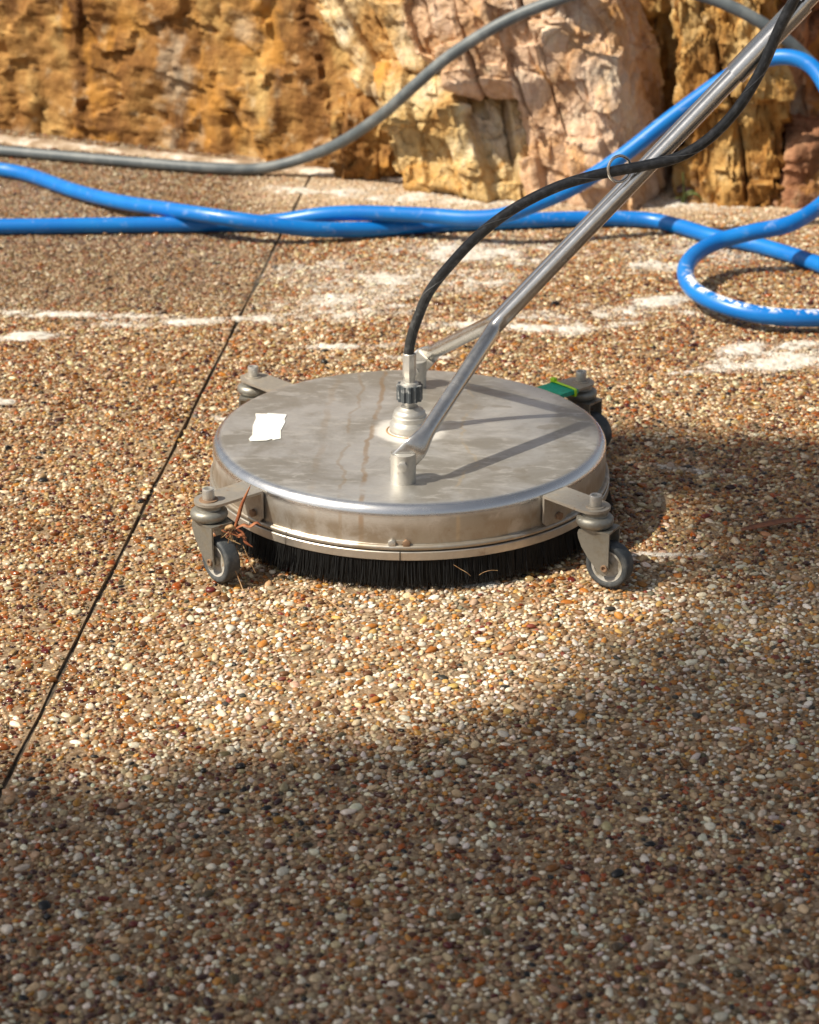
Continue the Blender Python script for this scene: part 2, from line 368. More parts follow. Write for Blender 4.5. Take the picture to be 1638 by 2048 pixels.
def rock(name, label, c, h, mat, shear=0., rz=0., lean=0., layer=.1, layer_amp=.03, seg=.16, seg_amp=.02, tilt=0., n=84, seed=0, rough=.03, cuts=10, crack=.016, fine=1., grain=(1, 1, .75), group='rocks along the back of the paving'):
    """a solid boulder: rounded block, cut by planes, split into slanting layers and blocks, then weathered"""
    r = np.random.default_rng(seed); k = np.arange(n + 1)
    I = []
    for ax in range(3):
        for s in (0, n):
            A, B = np.meshgrid(k, k, indexing='ij'); Q = np.zeros((n + 1, n + 1, 3), int)
            Q[..., ax] = s; Q[..., (ax + 1) % 3] = A; Q[..., (ax + 2) % 3] = B; I.append(Q if s else Q[:, ::-1])
    Q = np.stack(I); code = (Q[..., 0] * (n + 1) + Q[..., 1]) * (n + 1) + Q[..., 2]
    u, inv = np.unique(code, return_inverse=True); inv = inv.reshape(code.shape)
    F = np.stack([inv[:, :-1, :-1], inv[:, 1:, :-1], inv[:, 1:, 1:], inv[:, :-1, 1:]], -1).reshape(-1, 4)
    P = np.stack([u // (n + 1) ** 2, u // (n + 1) % (n + 1), u % (n + 1)], 1) / n * 2 - 1
    P = P / (np.abs(P) ** 7).sum(1)[:, None] ** (1 / 7) * np.array(h)
    for _ in range(cuts):
        d = r.normal(size=3) * np.array([1, .8, .7]); d /= np.linalg.norm(d)
        sup = (np.abs(d) * np.array(h)).sum(); o = sup * r.uniform(.66, .92); ex = P @ d - o
        P = P - np.where(ex > 0, ex, 0)[:, None] * d
    P[:, 1] += lean * P[:, 2]
    W = P + seed * 3.7
    warp = fbm(W * 5, 3)
    ct, stt = math.cos(tilt), math.sin(tilt)
    s1 = (P[:, 0] * ct + P[:, 2] * stt) / layer + .13 * warp + .35 * perlin(W * 2.3)
    li = np.floor(s1); fr = s1 - li
    s2 = (-P[:, 0] * stt + P[:, 2] * ct) / (seg * (.7 + .6 * hash1(li, seed))) + 7 * hash1(li, seed + 3) + .3 * fbm(W * 6 + 9, 2)
    lj = np.floor(s2); fs = s2 - lj
    lb = layer_amp * 2 * (hash1(li, seed + 1) * sstep(-.08, .08, fr) * sstep(-.08, .08, 1 - fr) + hash1(li - 1, seed + 1) * (1 - sstep(-.08, .08, fr)) + hash1(li + 1, seed + 1) * (1 - sstep(-.08, .08, 1 - fr)) - .5)
    off = lb + seg_amp * (hash1(li * 3.1 + lj * 7.7, seed + 2) - .5) * 2
    edge1 = np.minimum(fr, 1 - fr) * layer; edge2 = np.minimum(fs, 1 - fs) * seg
    wd = .0048
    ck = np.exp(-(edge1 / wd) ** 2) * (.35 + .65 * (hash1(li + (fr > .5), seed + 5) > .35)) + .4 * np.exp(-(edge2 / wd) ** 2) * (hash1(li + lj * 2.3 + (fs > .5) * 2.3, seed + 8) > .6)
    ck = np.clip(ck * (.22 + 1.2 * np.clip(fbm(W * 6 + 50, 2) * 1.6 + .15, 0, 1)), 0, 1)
    me = bpy.data.meshes.new(name); nv, nf = len(P), len(F)
    def setco(P): me.vertices.foreach_set('co', P.astype('f').ravel())
    me.vertices.add(nv); me.loops.add(nf * 4); me.polygons.add(nf)
    me.loops.foreach_set('vertex_index', F.astype('i').ravel()); me.polygons.foreach_set('loop_start', np.arange(0, nf * 4, 4, dtype='i'))
    setco(P); me.update(calc_edges=True); me.validate()
    N = np.zeros(nv * 3, 'f'); me.vertices.foreach_get('normal', N); N = N.reshape(-1, 3)
    side = np.array([1., 1., .6]); N2 = N * side
    Wv = W * np.array(grain)
    disp = off + rough * .8 * fbm(Wv * 6, 3) + facets(Wv * 9, rough * 1.4) + facets(Wv * 24 + 40, rough * .8) * fine + rough * .3 * fbm(Wv * 40 + 5, 4, .6, True) * fine - crack * ck
    P = P + N2 * disp[:, None]
    P[:, 0] += shear * P[:, 2]
    setco(P); me.update()
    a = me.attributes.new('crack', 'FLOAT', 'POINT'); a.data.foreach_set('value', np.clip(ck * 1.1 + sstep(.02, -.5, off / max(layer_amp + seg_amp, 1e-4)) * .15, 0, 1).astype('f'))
    o = link_mesh(name, me, mat, loc=c, rot=(0, 0, rz)); o.data.set_sharp_from_angle(angle=R(60))
    return tag(o, label, 'rock', group)
GOLD = [(.17, .075, .02), (.40, .20, .05), (.52, .33, .12), (.62, .46, .22)]
BROWN = [(.16, .085, .03), (.32, .185, .07), (.45, .285, .105), (.58, .42, .19)]
CREAM = [(.46, .26, .09), (.62, .43, .2), (.74, .60, .38), (.82, .73, .56)]
PINK = [(.46, .26, .13), (.64, .44, .29), (.73, .54, .40), (.80, .68, .53)]
RUST = [(.16, .07, .035), (.32, .15, .08), (.42, .23, .13), (.50, .33, .2)]
m_wall = rock_material('rock_brown', [(.13, .055, .016), (.28, .135, .04), (.40, .22, .07), (.56, .38, .15)], (2.6, 2.6, .75), darkness=.95, dark=(.10, .042, .014), sc=.8, orange=.6)
m_cream = rock_material('rock_cream', CREAM, (2.4, 2.4, .7), (0, R(-28), 0), darkness=.45, dark=(.30, .15, .04))
m_gold = rock_material('rock_gold', GOLD, (2, 2, .8), darkness=.5)
m_gold2 = rock_material('rock_ochre', [(.44, .23, .07), (.60, .41, .17), (.70, .55, .30), (.80, .70, .52)], (2.4, 2.4, .7), (0, R(-20), 0), darkness=.4, dark=(.24, .11, .03))
m_pink = rock_material('rock_pink', PINK, (2.2, 2.2, .7), (0, R(-18), 0), darkness=.35, dark=(.34, .18, .07), orange=.45)
m_rust = rock_material('rock_rust', RUST, darkness=.6)
rock('rock', 'long brown and golden rock face behind the grey hose', (-.66, 2.80, .38), (1.08, .34, .58), m_wall, rz=R(-25), layer=.29, layer_amp=.010, seg=.30, seg_amp=.012, tilt=R(17), n=190, seed=5, rough=.0125, cuts=3, crack=.012, grain=(1, 1, .85))
rock('rock', 'cream slab leaning above the dark ledge, left of the cracked boulder', (.02, 2.33, .36), (.17, .25, .42), m_cream, shear=-.62, rz=R(-14), layer=.085, layer_amp=.03, seg=.15, tilt=R(-2), n=115, seed=8, rough=.015)
rock('rock', 'low dark brown ledge under the leaning cream slab', (-.07, 2.30, .05), (.13, .20, .13), m_wall, layer=.09, layer_amp=.02, n=56, seed=14, rough=.02)
rock('rock', 'yellow ochre block with slanting cracks behind the crossing blue hoses', (.165, 2.105, .09), (.175, .19, .19), m_gold2, shear=-.34, rz=R(-20), layer=.075, layer_amp=.026, seg=.11, seg_amp=.018, n=115, seed=21, rough=.0125, lean=.16)
rock('rock', 'pale pink cracked boulder right behind the hose guide ring', (.435, 2.03, .16), (.135, .21, .30), m_pink, shear=-.26, rz=R(-18), layer=.085, layer_amp=.022, seg=.13, seg_amp=.02, n=115, seed=33, rough=.0125, lean=.03)
rock('rock', 'pinkish block with vertical cracks above the ochre block, under the grey hose', (.235, 2.115, .44), (.235, .22, .20), m_pink, shear=-.26, rz=R(-12), layer=.08, layer_amp=.022, seg=.14, seg_amp=.02, n=115, seed=47, rough=.0125, lean=.05)
rock('rock', 'dark brown rock set back in the crevice between pink and golden boulders', (.60, 2.42, .30), (.22, .2, .45), m_wall, layer=.08, layer_amp=.03, n=56, seed=52, rough=.025)
rock('rock', 'tall golden boulder behind the upper tubes of the handle', (.775, 2.06, .26), (.125, .20, .42), m_gold, shear=-.17, rz=R(-12), layer=.11, layer_amp=.024, seg=.15, seg_amp=.024, n=115, seed=64, rough=.018, lean=.1)
rock('rock', 'low squared reddish rock at the right end, top in sun', (.955, 1.985, .05), (.085, .16, .115), m_rust, layer=.09, layer_amp=.012, seg=.12, seg_amp=.01, n=56, seed=71, rough=.012, cuts=4)
rock('rock', 'shaded rust brown rock above the low squared reddish rock', (1.06, 2.24, .42), (.22, .22, .46), m_rust, layer=.12, layer_amp=.03, n=64, seed=80, rough=.03)

# mortar skirt along the left rock face
mort = Mat('mortar', rough=.92)
mc = mort.ramp(mort.noise(mort.obj(), 16, 5, .65), [(.38, (.26, .18, .11)), (.5, (.42, .33, .24)), (.64, (.64, .58, .51))]); mort.set('Base Color', mc)
mort.bump(mort.noise(mort.obj(), 90, 5), .8, .006)
a0 = np.array([-1.75, 2.80]); a1 = np.array([.06, 2.045]); L0 = np.linalg.norm(a1 - a0); dd = (a1 - a0) / L0; nn = np.array([dd[1], -dd[0]])
nu, nw = 200, 10; U, Wd = np.meshgrid(np.linspace(0, 1, nu), np.linspace(-1, 1, nw), indexing='ij')
wv = .045 * (1 - .35 * U) * (1 + .5 * fbm2(U * 12, U * 0, 1, 2, 2.)).clip(.3)
X = a0[0] + dd[0] * L0 * U + nn[0] * (Wd * wv); Y = a0[1] + dd[1] * L0 * U + nn[1] * (Wd * wv)
Z = .012 * (1 - Wd ** 4) - .006 + .003 * fbm2(X, Y, 40, 3)
idx = np.arange(nu * nw).reshape(nu, nw); f = np.stack([idx[:-1, :-1], idx[1:, :-1], idx[1:, 1:], idx[:-1, 1:]], -1).reshape(-1, 4)
tag(pydata('mortar_strip', np.stack([X, Y, Z], -1).reshape(-1, 3), f, mort), kind='structure')

# foam film on the paving
foam = Mat('soap_foam', rough=.55, color=(.78, .76, .72), spec=.3)
foam.set('Base Color', foam.ramp(foam.noise(foam.obj(), 70, 4), [(.3, (.46, .41, .34)), (.65, (.72, .69, .64))]))
fd = foam.attr('dens').outputs['Fac']; foam.set('Alpha', foam.smooth(foam.math('ADD', fd, foam.math('MULTIPLY', foam.math('SUBTRACT', foam.noise(foam.obj(), 120, 4, .65), .5), .8)), .05, .75, 0, .97))
foam.bump(foam.math('MULTIPLY', foam.voronoi(foam.obj(), 330), -1.), .5, .002)
FV = []; FF = []; nb = 0; h = .0035
xs = np.arange(-1.1, 1.1, h); ysn = np.arange(-.4, 2.1, h); X, Y = np.meshgrid(xs, ysn, indexing='ij'); X = X + .0; Mk = foam_field(X.ravel(), Y.ravel()).reshape(X.shape)
X2 = X + h * .45 * rng.uniform(-1, 1, X.shape); Y2 = Y + h * .45 * rng.uniform(-1, 1, X.shape)
Mk = Mk + (.05 * rng.normal(0, 1, X.shape) + .35 * fbm2(X, Y, 45, 4, 8.)) * (Mk > .3)
on = Mk > .36
q = on[:-1, :-1] & on[1:, :-1] & on[1:, 1:] & on[:-1, 1:]
Zf = ZG + .0003 + .0012 * sstep(.40, .8, Mk) + .0038 * sstep(.8, 1.35, Mk) + (.0004 + .0006 * (Mk > .8)) * rng.uniform(-1, 1, X.shape)
idx = np.arange(X.size).reshape(X.shape); fc = np.stack([idx[:-1, :-1], idx[1:, :-1], idx[1:, 1:], idx[:-1, 1:]], -1)[q]
us, inv = np.unique(fc, return_inverse=True); pts = np.stack([X2, Y2, Zf], -1).reshape(-1, 3)[us]
fo = pydata('soap_foam', pts, inv.reshape(-1, 4), foam); at_ = fo.data.attributes.new('dens', 'FLOAT', 'POINT'); at_.data.foreach_set('value', sstep(.34, 1.05, Mk).ravel()[us].astype('f')); tag(fo, 'white soap foam lying in streaks on the wet paving', 'foam', kind='stuff')

# ------------------------------------------------------------------ machine materials
def steel(name, base=(.50, .48, .44), rough=.36, metal=.8, dirt=.4, dirtc=(.30, .25, .18), sc=30, brush=None):
    m = Mat(name, metal=metal); oc = m.obj(); n = m.noise(oc, sc, 6, .65); n2 = m.noise(oc, sc * 6, 4)
    df = m.smooth(n, .42, .68, 0, dirt)
    m.set('Base Color', m.mix(df, m.mix(m.smooth(n2, .3, .7, 0, .35), base, tuple(c * .72 for c in base)), dirtc))
    rs = m.smooth(m.noise(m.mapping(oc, loc=(5, 2, 8)), sc * 2.2, 5, .7), .60, .70, 0, dirt)
    m.set('Base Color', m.mix(rs, m.b.inputs['Base Color'].links[0].from_socket, (.20, .10, .045)))
    df = m.math('MAXIMUM', df, rs); m.set('Metallic', m.math('SUBTRACT', metal, m.math('MULTIPLY', df, .6)))
    m.set('Roughness', m.math('ADD', rough, m.math('MULTIPLY', n, .22)))
    m.bump(n2, .12, .0008); return m
deck_m = Mat('deck_steel'); oc = deck_m.obj(); X_, Y_, Z_ = deck_m.sep(oc)[0:3]
n_big = deck_m.noise(oc, 7, 6, .6, .5); n_mid = deck_m.noise(deck_m.mapping(oc, scale=(1, 2.4, 1)), 26, 6, .65, .4); n_fin = deck_m.noise(deck_m.mapping(oc, scale=(1, 5, 5), rot=(0, 0, .15)), 120, 4, .6)
bc = deck_m.mix(deck_m.smooth(n_big, .38, .6), (.68, .67, .645), (.46, .435, .385))
bc = deck_m.mix(deck_m.smooth(n_mid, .5, .66, 0, .8), bc, (.71, .69, .65))
spk = deck_m.smooth(deck_m.voronoi(oc, 62), .10, .05); bc = deck_m.mix(deck_m.math('MULTIPLY', spk, deck_m.smooth(deck_m.noise(oc, 33, 3), .55, .68, 0, .7)), bc, (.25, .20, .14))
bc = deck_m.mix(deck_m.smooth(n_fin, .45, .75, 0, .25), bc, (.36, .32, .27))
# dried run marks (curved orange lines), wet blotches, lime halo round the hub
def line_mark(x0, amp, wdt, seedv, strength, colour, prev):
    wv = deck_m.noise(deck_m.mapping(oc, scale=(0, 1, 0), loc=(0, seedv, seedv)), 6, 4, .6)
    d = deck_m.math('ABSOLUTE', deck_m.math('SUBTRACT', X_, deck_m.math('ADD', x0, deck_m.math('MULTIPLY', deck_m.math('SUBTRACT', wv, .5), amp))))
    k = deck_m.math('MULTIPLY', deck_m.smooth(d, wdt, wdt * .25), deck_m.smooth(deck_m.noise(deck_m.mapping(oc, loc=(seedv, 0, 0)), 18, 3), .36, .55, 0, strength))
    return deck_m.mix(k, prev, colour)
bc = line_mark(-.055, .06, .0055, 3.1, .55, (.46, .28, .12), bc); bc = line_mark(-.128, .05, .008, 8.3, .22, (.45, .31, .16), bc); bc = line_mark(-.09, .1, .004, 5.7, .35, (.45, .31, .16), bc)
bc = line_mark(.08, .14, .004, 1.7, .5, (.66, .55, .38), bc)
blot = deck_m.smooth(deck_m.noise(deck_m.mapping(oc, scale=(1, 1.5, 1), loc=(4, 2, 0)), 15, 3, .5), .62, .66, 0, .5)
bc = deck_m.mix(deck_m.math('MULTIPLY', blot, deck_m.smooth(X_, -.05, .1)), bc, (.38, .335, .27))
rr = deck_m.math('SQRT', deck_m.math('ADD', deck_m.math('MULTIPLY', X_, X_), deck_m.math('MULTIPLY', Y_, Y_)))
halo = deck_m.math('MULTIPLY', deck_m.smooth(deck_m.math('ADD', rr, deck_m.math('MULTIPLY', deck_m.math('SUBTRACT', n_mid, .5), .03)), .062, .046), deck_m.smooth(Z_, .12, .125))
bc = deck_m.mix(deck_m.math('MULTIPLY', halo, .75), bc, (.72, .70, .66))
rimw = deck_m.math('MULTIPLY', deck_m.smooth(rr, .285, .292), deck_m.smooth(Z_, .106, .114))       # rim painted paler and glossier to strengthen its sky highlight
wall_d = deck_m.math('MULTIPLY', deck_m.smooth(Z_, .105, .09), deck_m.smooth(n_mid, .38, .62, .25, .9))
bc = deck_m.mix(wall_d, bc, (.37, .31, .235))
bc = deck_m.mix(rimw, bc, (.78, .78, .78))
deck_m.set('Base Color', bc)
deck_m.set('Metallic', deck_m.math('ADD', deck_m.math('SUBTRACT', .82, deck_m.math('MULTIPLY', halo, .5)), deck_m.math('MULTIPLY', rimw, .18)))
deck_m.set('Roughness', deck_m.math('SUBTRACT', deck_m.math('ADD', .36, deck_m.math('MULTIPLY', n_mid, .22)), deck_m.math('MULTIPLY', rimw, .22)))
deck_m.bump(deck_m.math('ADD', n_fin, deck_m.math('MULTIPLY', n_mid, .8)), .1, .001)
band_m = steel('band_steel', (.56, .53, .48), .3, .85, .45, (.33, .27, .19), 18)
tube_m = steel('tube_steel', (.64, .63, .61), .14, .97, .16, (.36, .33, .28), 24)
post_m = steel('turned_steel', (.55, .54, .51), .36, .75, .35, (.42, .38, .31), 26)
brk_m = steel('bracket_steel', (.44, .41, .36), .4, .65, .65, (.28, .22, .15), 30)
fork_m = steel('zinc_steel', (.30, .295, .265), .38, .72, .8, (.14, .11, .07), 42)
rust_m = steel('rusty_bolt', (.30, .20, .13), .55, .5, .6, (.22, .11, .05), 90)
blk = Mat('black_bristle', rough=.5, color=(.006, .0065, .007), spec=.3)
tyre_m = Mat('grey_rubber', rough=.62); tyre_m.set('Base Color', tyre_m.mix(tyre_m.smooth(tyre_m.noise(tyre_m.obj(), 60, 5), .4, .7), (.036, .043, .05), (.10, .105, .105)))
tyre_m.bump(tyre_m.noise(tyre_m.obj(), 400, 3), .4, .001)
rim_m = Mat('pale_grey_plastic', rough=.5); rim_m.set('Base Color', rim_m.mix(rim_m.smooth(rim_m.noise(rim_m.obj(), 40, 4), .45, .65), (.42, .41, .38), (.22, .19, .14)))
nut_m = Mat('dark_knurled', rough=.42); nut_m.set('Base Color', nut_m.mix(nut_m.smooth(nut_m.noise(nut_m.obj(), 90, 4), .5, .7), (.045, .055, .065), (.30, .31, .31)))
hose_m = Mat('black_hose_rubber', rough=.42)
al = hose_m.sep(hose_m.attr('along').outputs['Vector'])
sp = hose_m.math('FRACT', hose_m.math('ADD', hose_m.math('MULTIPLY', al[2], 1 / 6.2832), hose_m.math('MULTIPLY', al[0], 7.)))
seam = hose_m.smooth(hose_m.math('ABSOLUTE', hose_m.math('SUBTRACT', sp, .5)), .03, .008)
seam2 = hose_m.smooth(hose_m.math('ABSOLUTE', hose_m.math('SUBTRACT', hose_m.math('FRACT', hose_m.math('MULTIPLY', al[2], 3 / 6.2832)), .5)), .05, .02)
wvn = hose_m.noise(hose_m.obj(), 120, 5)
hose_m.set('Base Color', hose_m.mix(hose_m.math('MAXIMUM', hose_m.math('MULTIPLY', seam, .6), hose_m.smooth(wvn, .45, .75, 0, .3)), (.020, .022, .024), (.20, .205, .21)))
hose_m.bump(hose_m.math('ADD', hose_m.math('MULTIPLY', hose_m.math('ADD', seam, seam2), -1.), hose_m.math('MULTIPLY', wvn, .5)), 1., .0016)

# ------------------------------------------------------------------ surface cleaner
mach = empty('surface_cleaner', (0, 0, 0), R(-2.5))
tag(mach, 'round stainless steel pressure washing surface cleaner on four castors, standing on the wet pebble paving', 'surface cleaner')
RD, ZT = .300, .127
fil = [(RD - .016 + .016 * math.sin(a), ZT - .016 + .016 * math.cos(a)) for a in np.linspace(0, math.pi / 2, 9)]
prof = [(0, ZT + .0012)] + [(r, ZT + .0012 * (1 - (r / .29) ** 2)) for r in np.linspace(.03, .28, 12)] + fil + [(RD, .10), (RD, .085), (RD, .0692)] + [(RD + .0022 + .0040 * math.sin(a), .0650 + .0040 * math.cos(a)) for a in np.linspace(R(-25), R(180), 12)] + [(RD - .002, .0608), (RD - .002, .050), (.26, .05)]
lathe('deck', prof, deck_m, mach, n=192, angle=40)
band = lathe('skirt_band', [(RD + .001, .0598), (RD + .0055, .0598), (RD + .0065, .0588), (RD + .0065, .0475), (RD + .0055, .0465), (RD + .001, .0465)], band_m, mach, n=192, closed=True)
bm = bmesh.new(); add_box(bm, (-.0007, -.3073, .0465), (.0007, -.3055, .0598)); bm_obj('band_seam', bm, blk, band)
def hexbolt(name, mat, parent, loc, rot, r=.0062, h=.005, sides=6, socket=False):
    bm = bmesh.new(); bmesh.ops.create_cone(bm, cap_ends=True, segments=sides, radius1=r, radius2=r, depth=h); bmesh.ops.translate(bm, verts=bm.verts, vec=(0, 0, h / 2))
    if socket:
        top = max(bm.faces, key=lambda q: q.calc_center_median().z)
        bmesh.ops.inset_region(bm, faces=[top], thickness=r * .42); d = bmesh.ops.extrude_discrete_faces(bm, faces=[top])['faces'][0]
        bmesh.ops.translate(bm, verts=d.verts, vec=(0, 0, -h * .8))
    return bm_obj(name, bm, mat, parent, bevel=r * .1, loc=loc, rot=rot)
for dx in (-.0085, .0115):
    hexbolt('clamp_bolt', rust_m if dx > 0 else post_m, mach, (dx - .003, -.2995, .0715), (R(90), 0, R(dx * 190)), .0060, .0055)
bm = bmesh.new(); add_prism(bm, [(-.006, .0755), (.006, .0755), (.0, .067)], 0, .003, lambda u, v, h: (u, -.2995 - h, v)); bm_obj('clamp_tab', bm, band_m, mach)

# bristles
br = []; bf = []; NB = 9000
A = rng.uniform(0, 2 * np.pi, NB); r0 = RD + rng.uniform(-.006, .004, NB); r1 = r0 + rng.normal(.004, .0045, NB); z1 = rng.uniform(.003, .0125, NB); da = rng.normal(0, .007, NB)
clump = .6 * fbm2(A * 14, A * 0, 1, 2); r1 += .004 * clump; da += .006 * clump; wdh = .00055
for a, q0, q1, z, d in zip(A.tolist(), r0.tolist(), r1.tolist(), z1.tolist(), da.tolist()):
    b = len(br)
    for rr_, zz, ang, wk in ((q0, .0500, a, 1), (q0 * .55 + q1 * .45 + .0012, .026, a + d * .4, 1), (q1, z, a + d, .5)):
        c, s = math.cos(ang), math.sin(ang); w_ = wdh * wk
        br += [(rr_ * c - w_ * s, rr_ * s + w_ * c, zz), (rr_ * c + w_ * s, rr_ * s - w_ * c, zz), ((rr_ + w_) * c, (rr_ + w_) * s, zz)]
    for k in (0, 3): bf += [(b + k, b + k + 3, b + k + 5, b + k + 2), (b + k + 2, b + k + 5, b + k + 4, b + k + 1)]
bo = pydata('brush_bristles', br, bf, blk, mach); bo['kind'] = 'stuff'
lathe('brush_light_block', [(.288, .05), (.297, .05), (.298, .02), (.294, .007), (.288, .007)], blk, mach, n=96, closed=True)  # added dark ring behind the bristles, blocks light

# hub, swivel, nut, ferrule
hub = lathe('swivel_hub', [(0, .1665), (.012, .1665), (.0135, .1675), (.0165, .165), (.0215, .1625), (.0235, .1595), (.0242, .158), (.0242, .1545), (.0262, .153), (.0262, .1475), (.0262, .146), (.0300, .1405), (.0305, .139), (.0305, .1285), (.0318, .1270), (.0318, .1255)], post_m, mach, n=64, angle=25)
lathe('seal_ring', [(.0318, .1268), (.0345, .1295), (.037, .1275), (.037, .1262), (.0318, .1262)], Mat('brown_sealant', rough=.5, color=(.33, .20, .09)), hub, n=64, closed=True)
lathe('spindle', [(.0085, .166), (.0085, .176), (.012, .177), (.012, .181), (0, .181)], post_m, hub, n=32)
bm = bmesh.new(); ng_ = 12; poly = []
for i in range(ng_ * 4):
    a = 2 * math.pi * i / (ng_ * 4); r_ = .0205 if i % 4 in (0, 1) else .0182; poly.append((r_ * math.cos(a), r_ * math.sin(a)))
add_prism(bm, poly, .178, .203, lambda u, v, h: ((u, v, h) if .1781 < h < .2029 else (u * .97, v * .97, h)))
bm_obj('knurled_nut', bm, nut_m, mach, bevel=.0011, angle=28)
lathe('nut_collar', [(0, .2075), (.008, .2075), (.013, .206), (.0145, .203), (.0145, .2025)], post_m, mach, n=32)
fer = lathe('hose_ferrule', [(0, .252), (.0095, .252), (.0102, .2512), (.0102, .236), (.0104, .2355), (.0104, .2175), (.0088, .215), (.0088, .2065)], post_m, mach, n=8, angle=35)

# posts with pinned, flattened handle legs
Hd = Vector((.437, 0, .491)).normalized()
for sgn in (-1, 1):
    bm = bmesh.new(); r_ = .0182; seg = 40
    def half(h0, h1, y0, y1):
        pts = []
        for i in range(seg):
            a = 2 * math.pi * i / seg; x, y = r_ * math.cos(a), r_ * math.sin(a); pts.append((x, min(max(y, y0), y1)))
        u = []
        for q in pts:
            if not u or (abs(u[-1][0] - q[0]) + abs(u[-1][1] - q[1])) > 1e-6: u.append(q)
        add_prism(bm, u, h0, h1, lambda a, b, h: (a, b, h))
    half(.1262, .146, -1, 1)
    half(.1461, .1715, -1, -.0045); half(.1461, .1715, .0045, 1)
    pst = bm_obj('handle_post', bm, post_m, mach, bevel=.0008, loc=(0, sgn * .2065, 0), angle=30)
    hexbolt('pin_bolt', post_m, pst, (.0, -.0168, .158), (R(90), R(30), 0), .0076, .0075)
    pin = np.array([-.001, sgn * .2065, .158]); J = np.array([.130, sgn * .0118, .302]); top = J + np.array(Hd) * .98
    d1 = (J - pin) / np.linalg.norm(J - pin); L1 = np.linalg.norm(J - pin)
    e_ = np.array([d1[0], 0, d1[2]]); e_ /= np.linalg.norm(e_)                 # the flat foot stands upright in the post's slot
    P_ = [pin - e_ * .014, pin, pin + e_ * .018, pin + e_ * .034 + np.array([0, -sgn * .004, 0])]
    q0 = P_[-1]
    for t in (.16, .3, .45, .6, .75, .88): P_.append(q0 + (J - q0) * t)
    P_ += [J - d1 * .008, J + np.array(Hd) * .012, J + np.array(Hd) * .03, J + np.array(Hd) * .07] + [J + np.array(Hd) * t for t in np.linspace(.12, .98, 10)]
    path = catmull(P_, 5)
    def rad(i, s):
        k = float(sstep(.034, .080, np.array(s))); e = .55 + .45 * min(1, s / .006)
        return (.0115 * k + .0038 * (1 - k), (.0115 * k + .0185 * (1 - k)) * e)
    sweep('handle_leg', path, rad, tube_m, mach, n=28, up=(-.7, 0, .7))
J0 = Vector((.130, 0, .302)); side = Vector((Hd.z, 0, -Hd.x))
def hframe(t):                                      # frame on the handle, x along tubes, y across, z = outwards normal
    return Matrix.Translation(J0 + Hd * t) @ Matrix((Hd, Vector((0, 1, 0)), Hd.cross(Vector((0, 1, 0))))).transposed().to_4x4()
# sleeve clamp round both tubes, with its bolt
bm = bmesh.new(); poly = []
for i in range(40):
    a = 2 * math.pi * i / 40; poly.append((math.cos(a) * .0143 + (.0118 if math.cos(a) > 0 else -.0118), math.sin(a) * .0143))
Mh = hframe(.50)
add_prism(bm, poly, -.0, .135, lambda u, v, h: Mh @ Vector((h, u, v)))
cl = bm_obj('handle_sleeve', bm, tube_m, mach, bevel=.0008, angle=30)
q = Mh @ Vector((.072, -.0250, .001)); hexbolt('sleeve_bolt', tube_m, cl, q, (R(90), R(12), 0), .0078, .004)
bm = bmesh.new(); bmesh.ops.create_cone(bm, cap_ends=True, segments=24, radius1=.013, radius2=.013, depth=.42)
bmesh.ops.rotate(bm, verts=bm.verts, matrix=Matrix.Rotation(R(90), 3, 'X')); bmesh.ops.translate(bm, verts=bm.verts, vec=J0 + Hd * .985)
bm_obj('handle_grip', bm, hose_m, mach, bevel=.003)
# hose guide ring
ringc = Vector((.3025, -.026, .5435)); pts = []
tdir = Vector((.9, -.1, .25)).normalized(); e1 = Vector((0, 0, 1)) - tdir * tdir.z; e1.normalize(); e2 = tdir.cross(e1)
pts = [ringc + (e1 * math.cos(a) + e2 * math.sin(a)) * .0175 for a in np.linspace(0, 2 * math.pi, 49)]
RG = .0186; tdir = Vector((.45, -.85, .1)).normalized(); e1 = Vector((0, 0, 1)) - tdir * tdir.z; e1.normalize(); e2 = tdir.cross(e1)
pts = [ringc + (e1 * math.cos(a) + e2 * math.sin(a)) * RG for a in np.linspace(0, 2 * math.pi, 49)]
sweep('guide_ring', pts, .0022, tube_m, mach, n=10, caps=False)
# black supply hose (world coordinates turned into the machine's frame)
BH = [(-.001, 0, .228), (-.001, 0, .25), (.002, 0, .273), (.011, 0, .304), (.030, -.003, .350), (.063, -.010, .396), (.103, -.017, .441), (.153, -.025, .482), (.210, -.032, .514), (.260, -.038, .532), (.300, -.042, .542), (.344, -.048, .552), (.386, -.056, .566), (.427, -.058, .594), (.464, -.057, .636), (.493, -.055, .688), (.514, -.052, .742), (.535, -.052, .790), (.564, -.055, .859), (.60, -.055, .94), (.65, -.04, 1.02)]
rz = Matrix.Rotation(R(2.5), 3, 'Z')
sweep('supply_hose', catmull([rz @ Vector(p) for p in BH], 8), .0078, hose_m, mach, n=24)

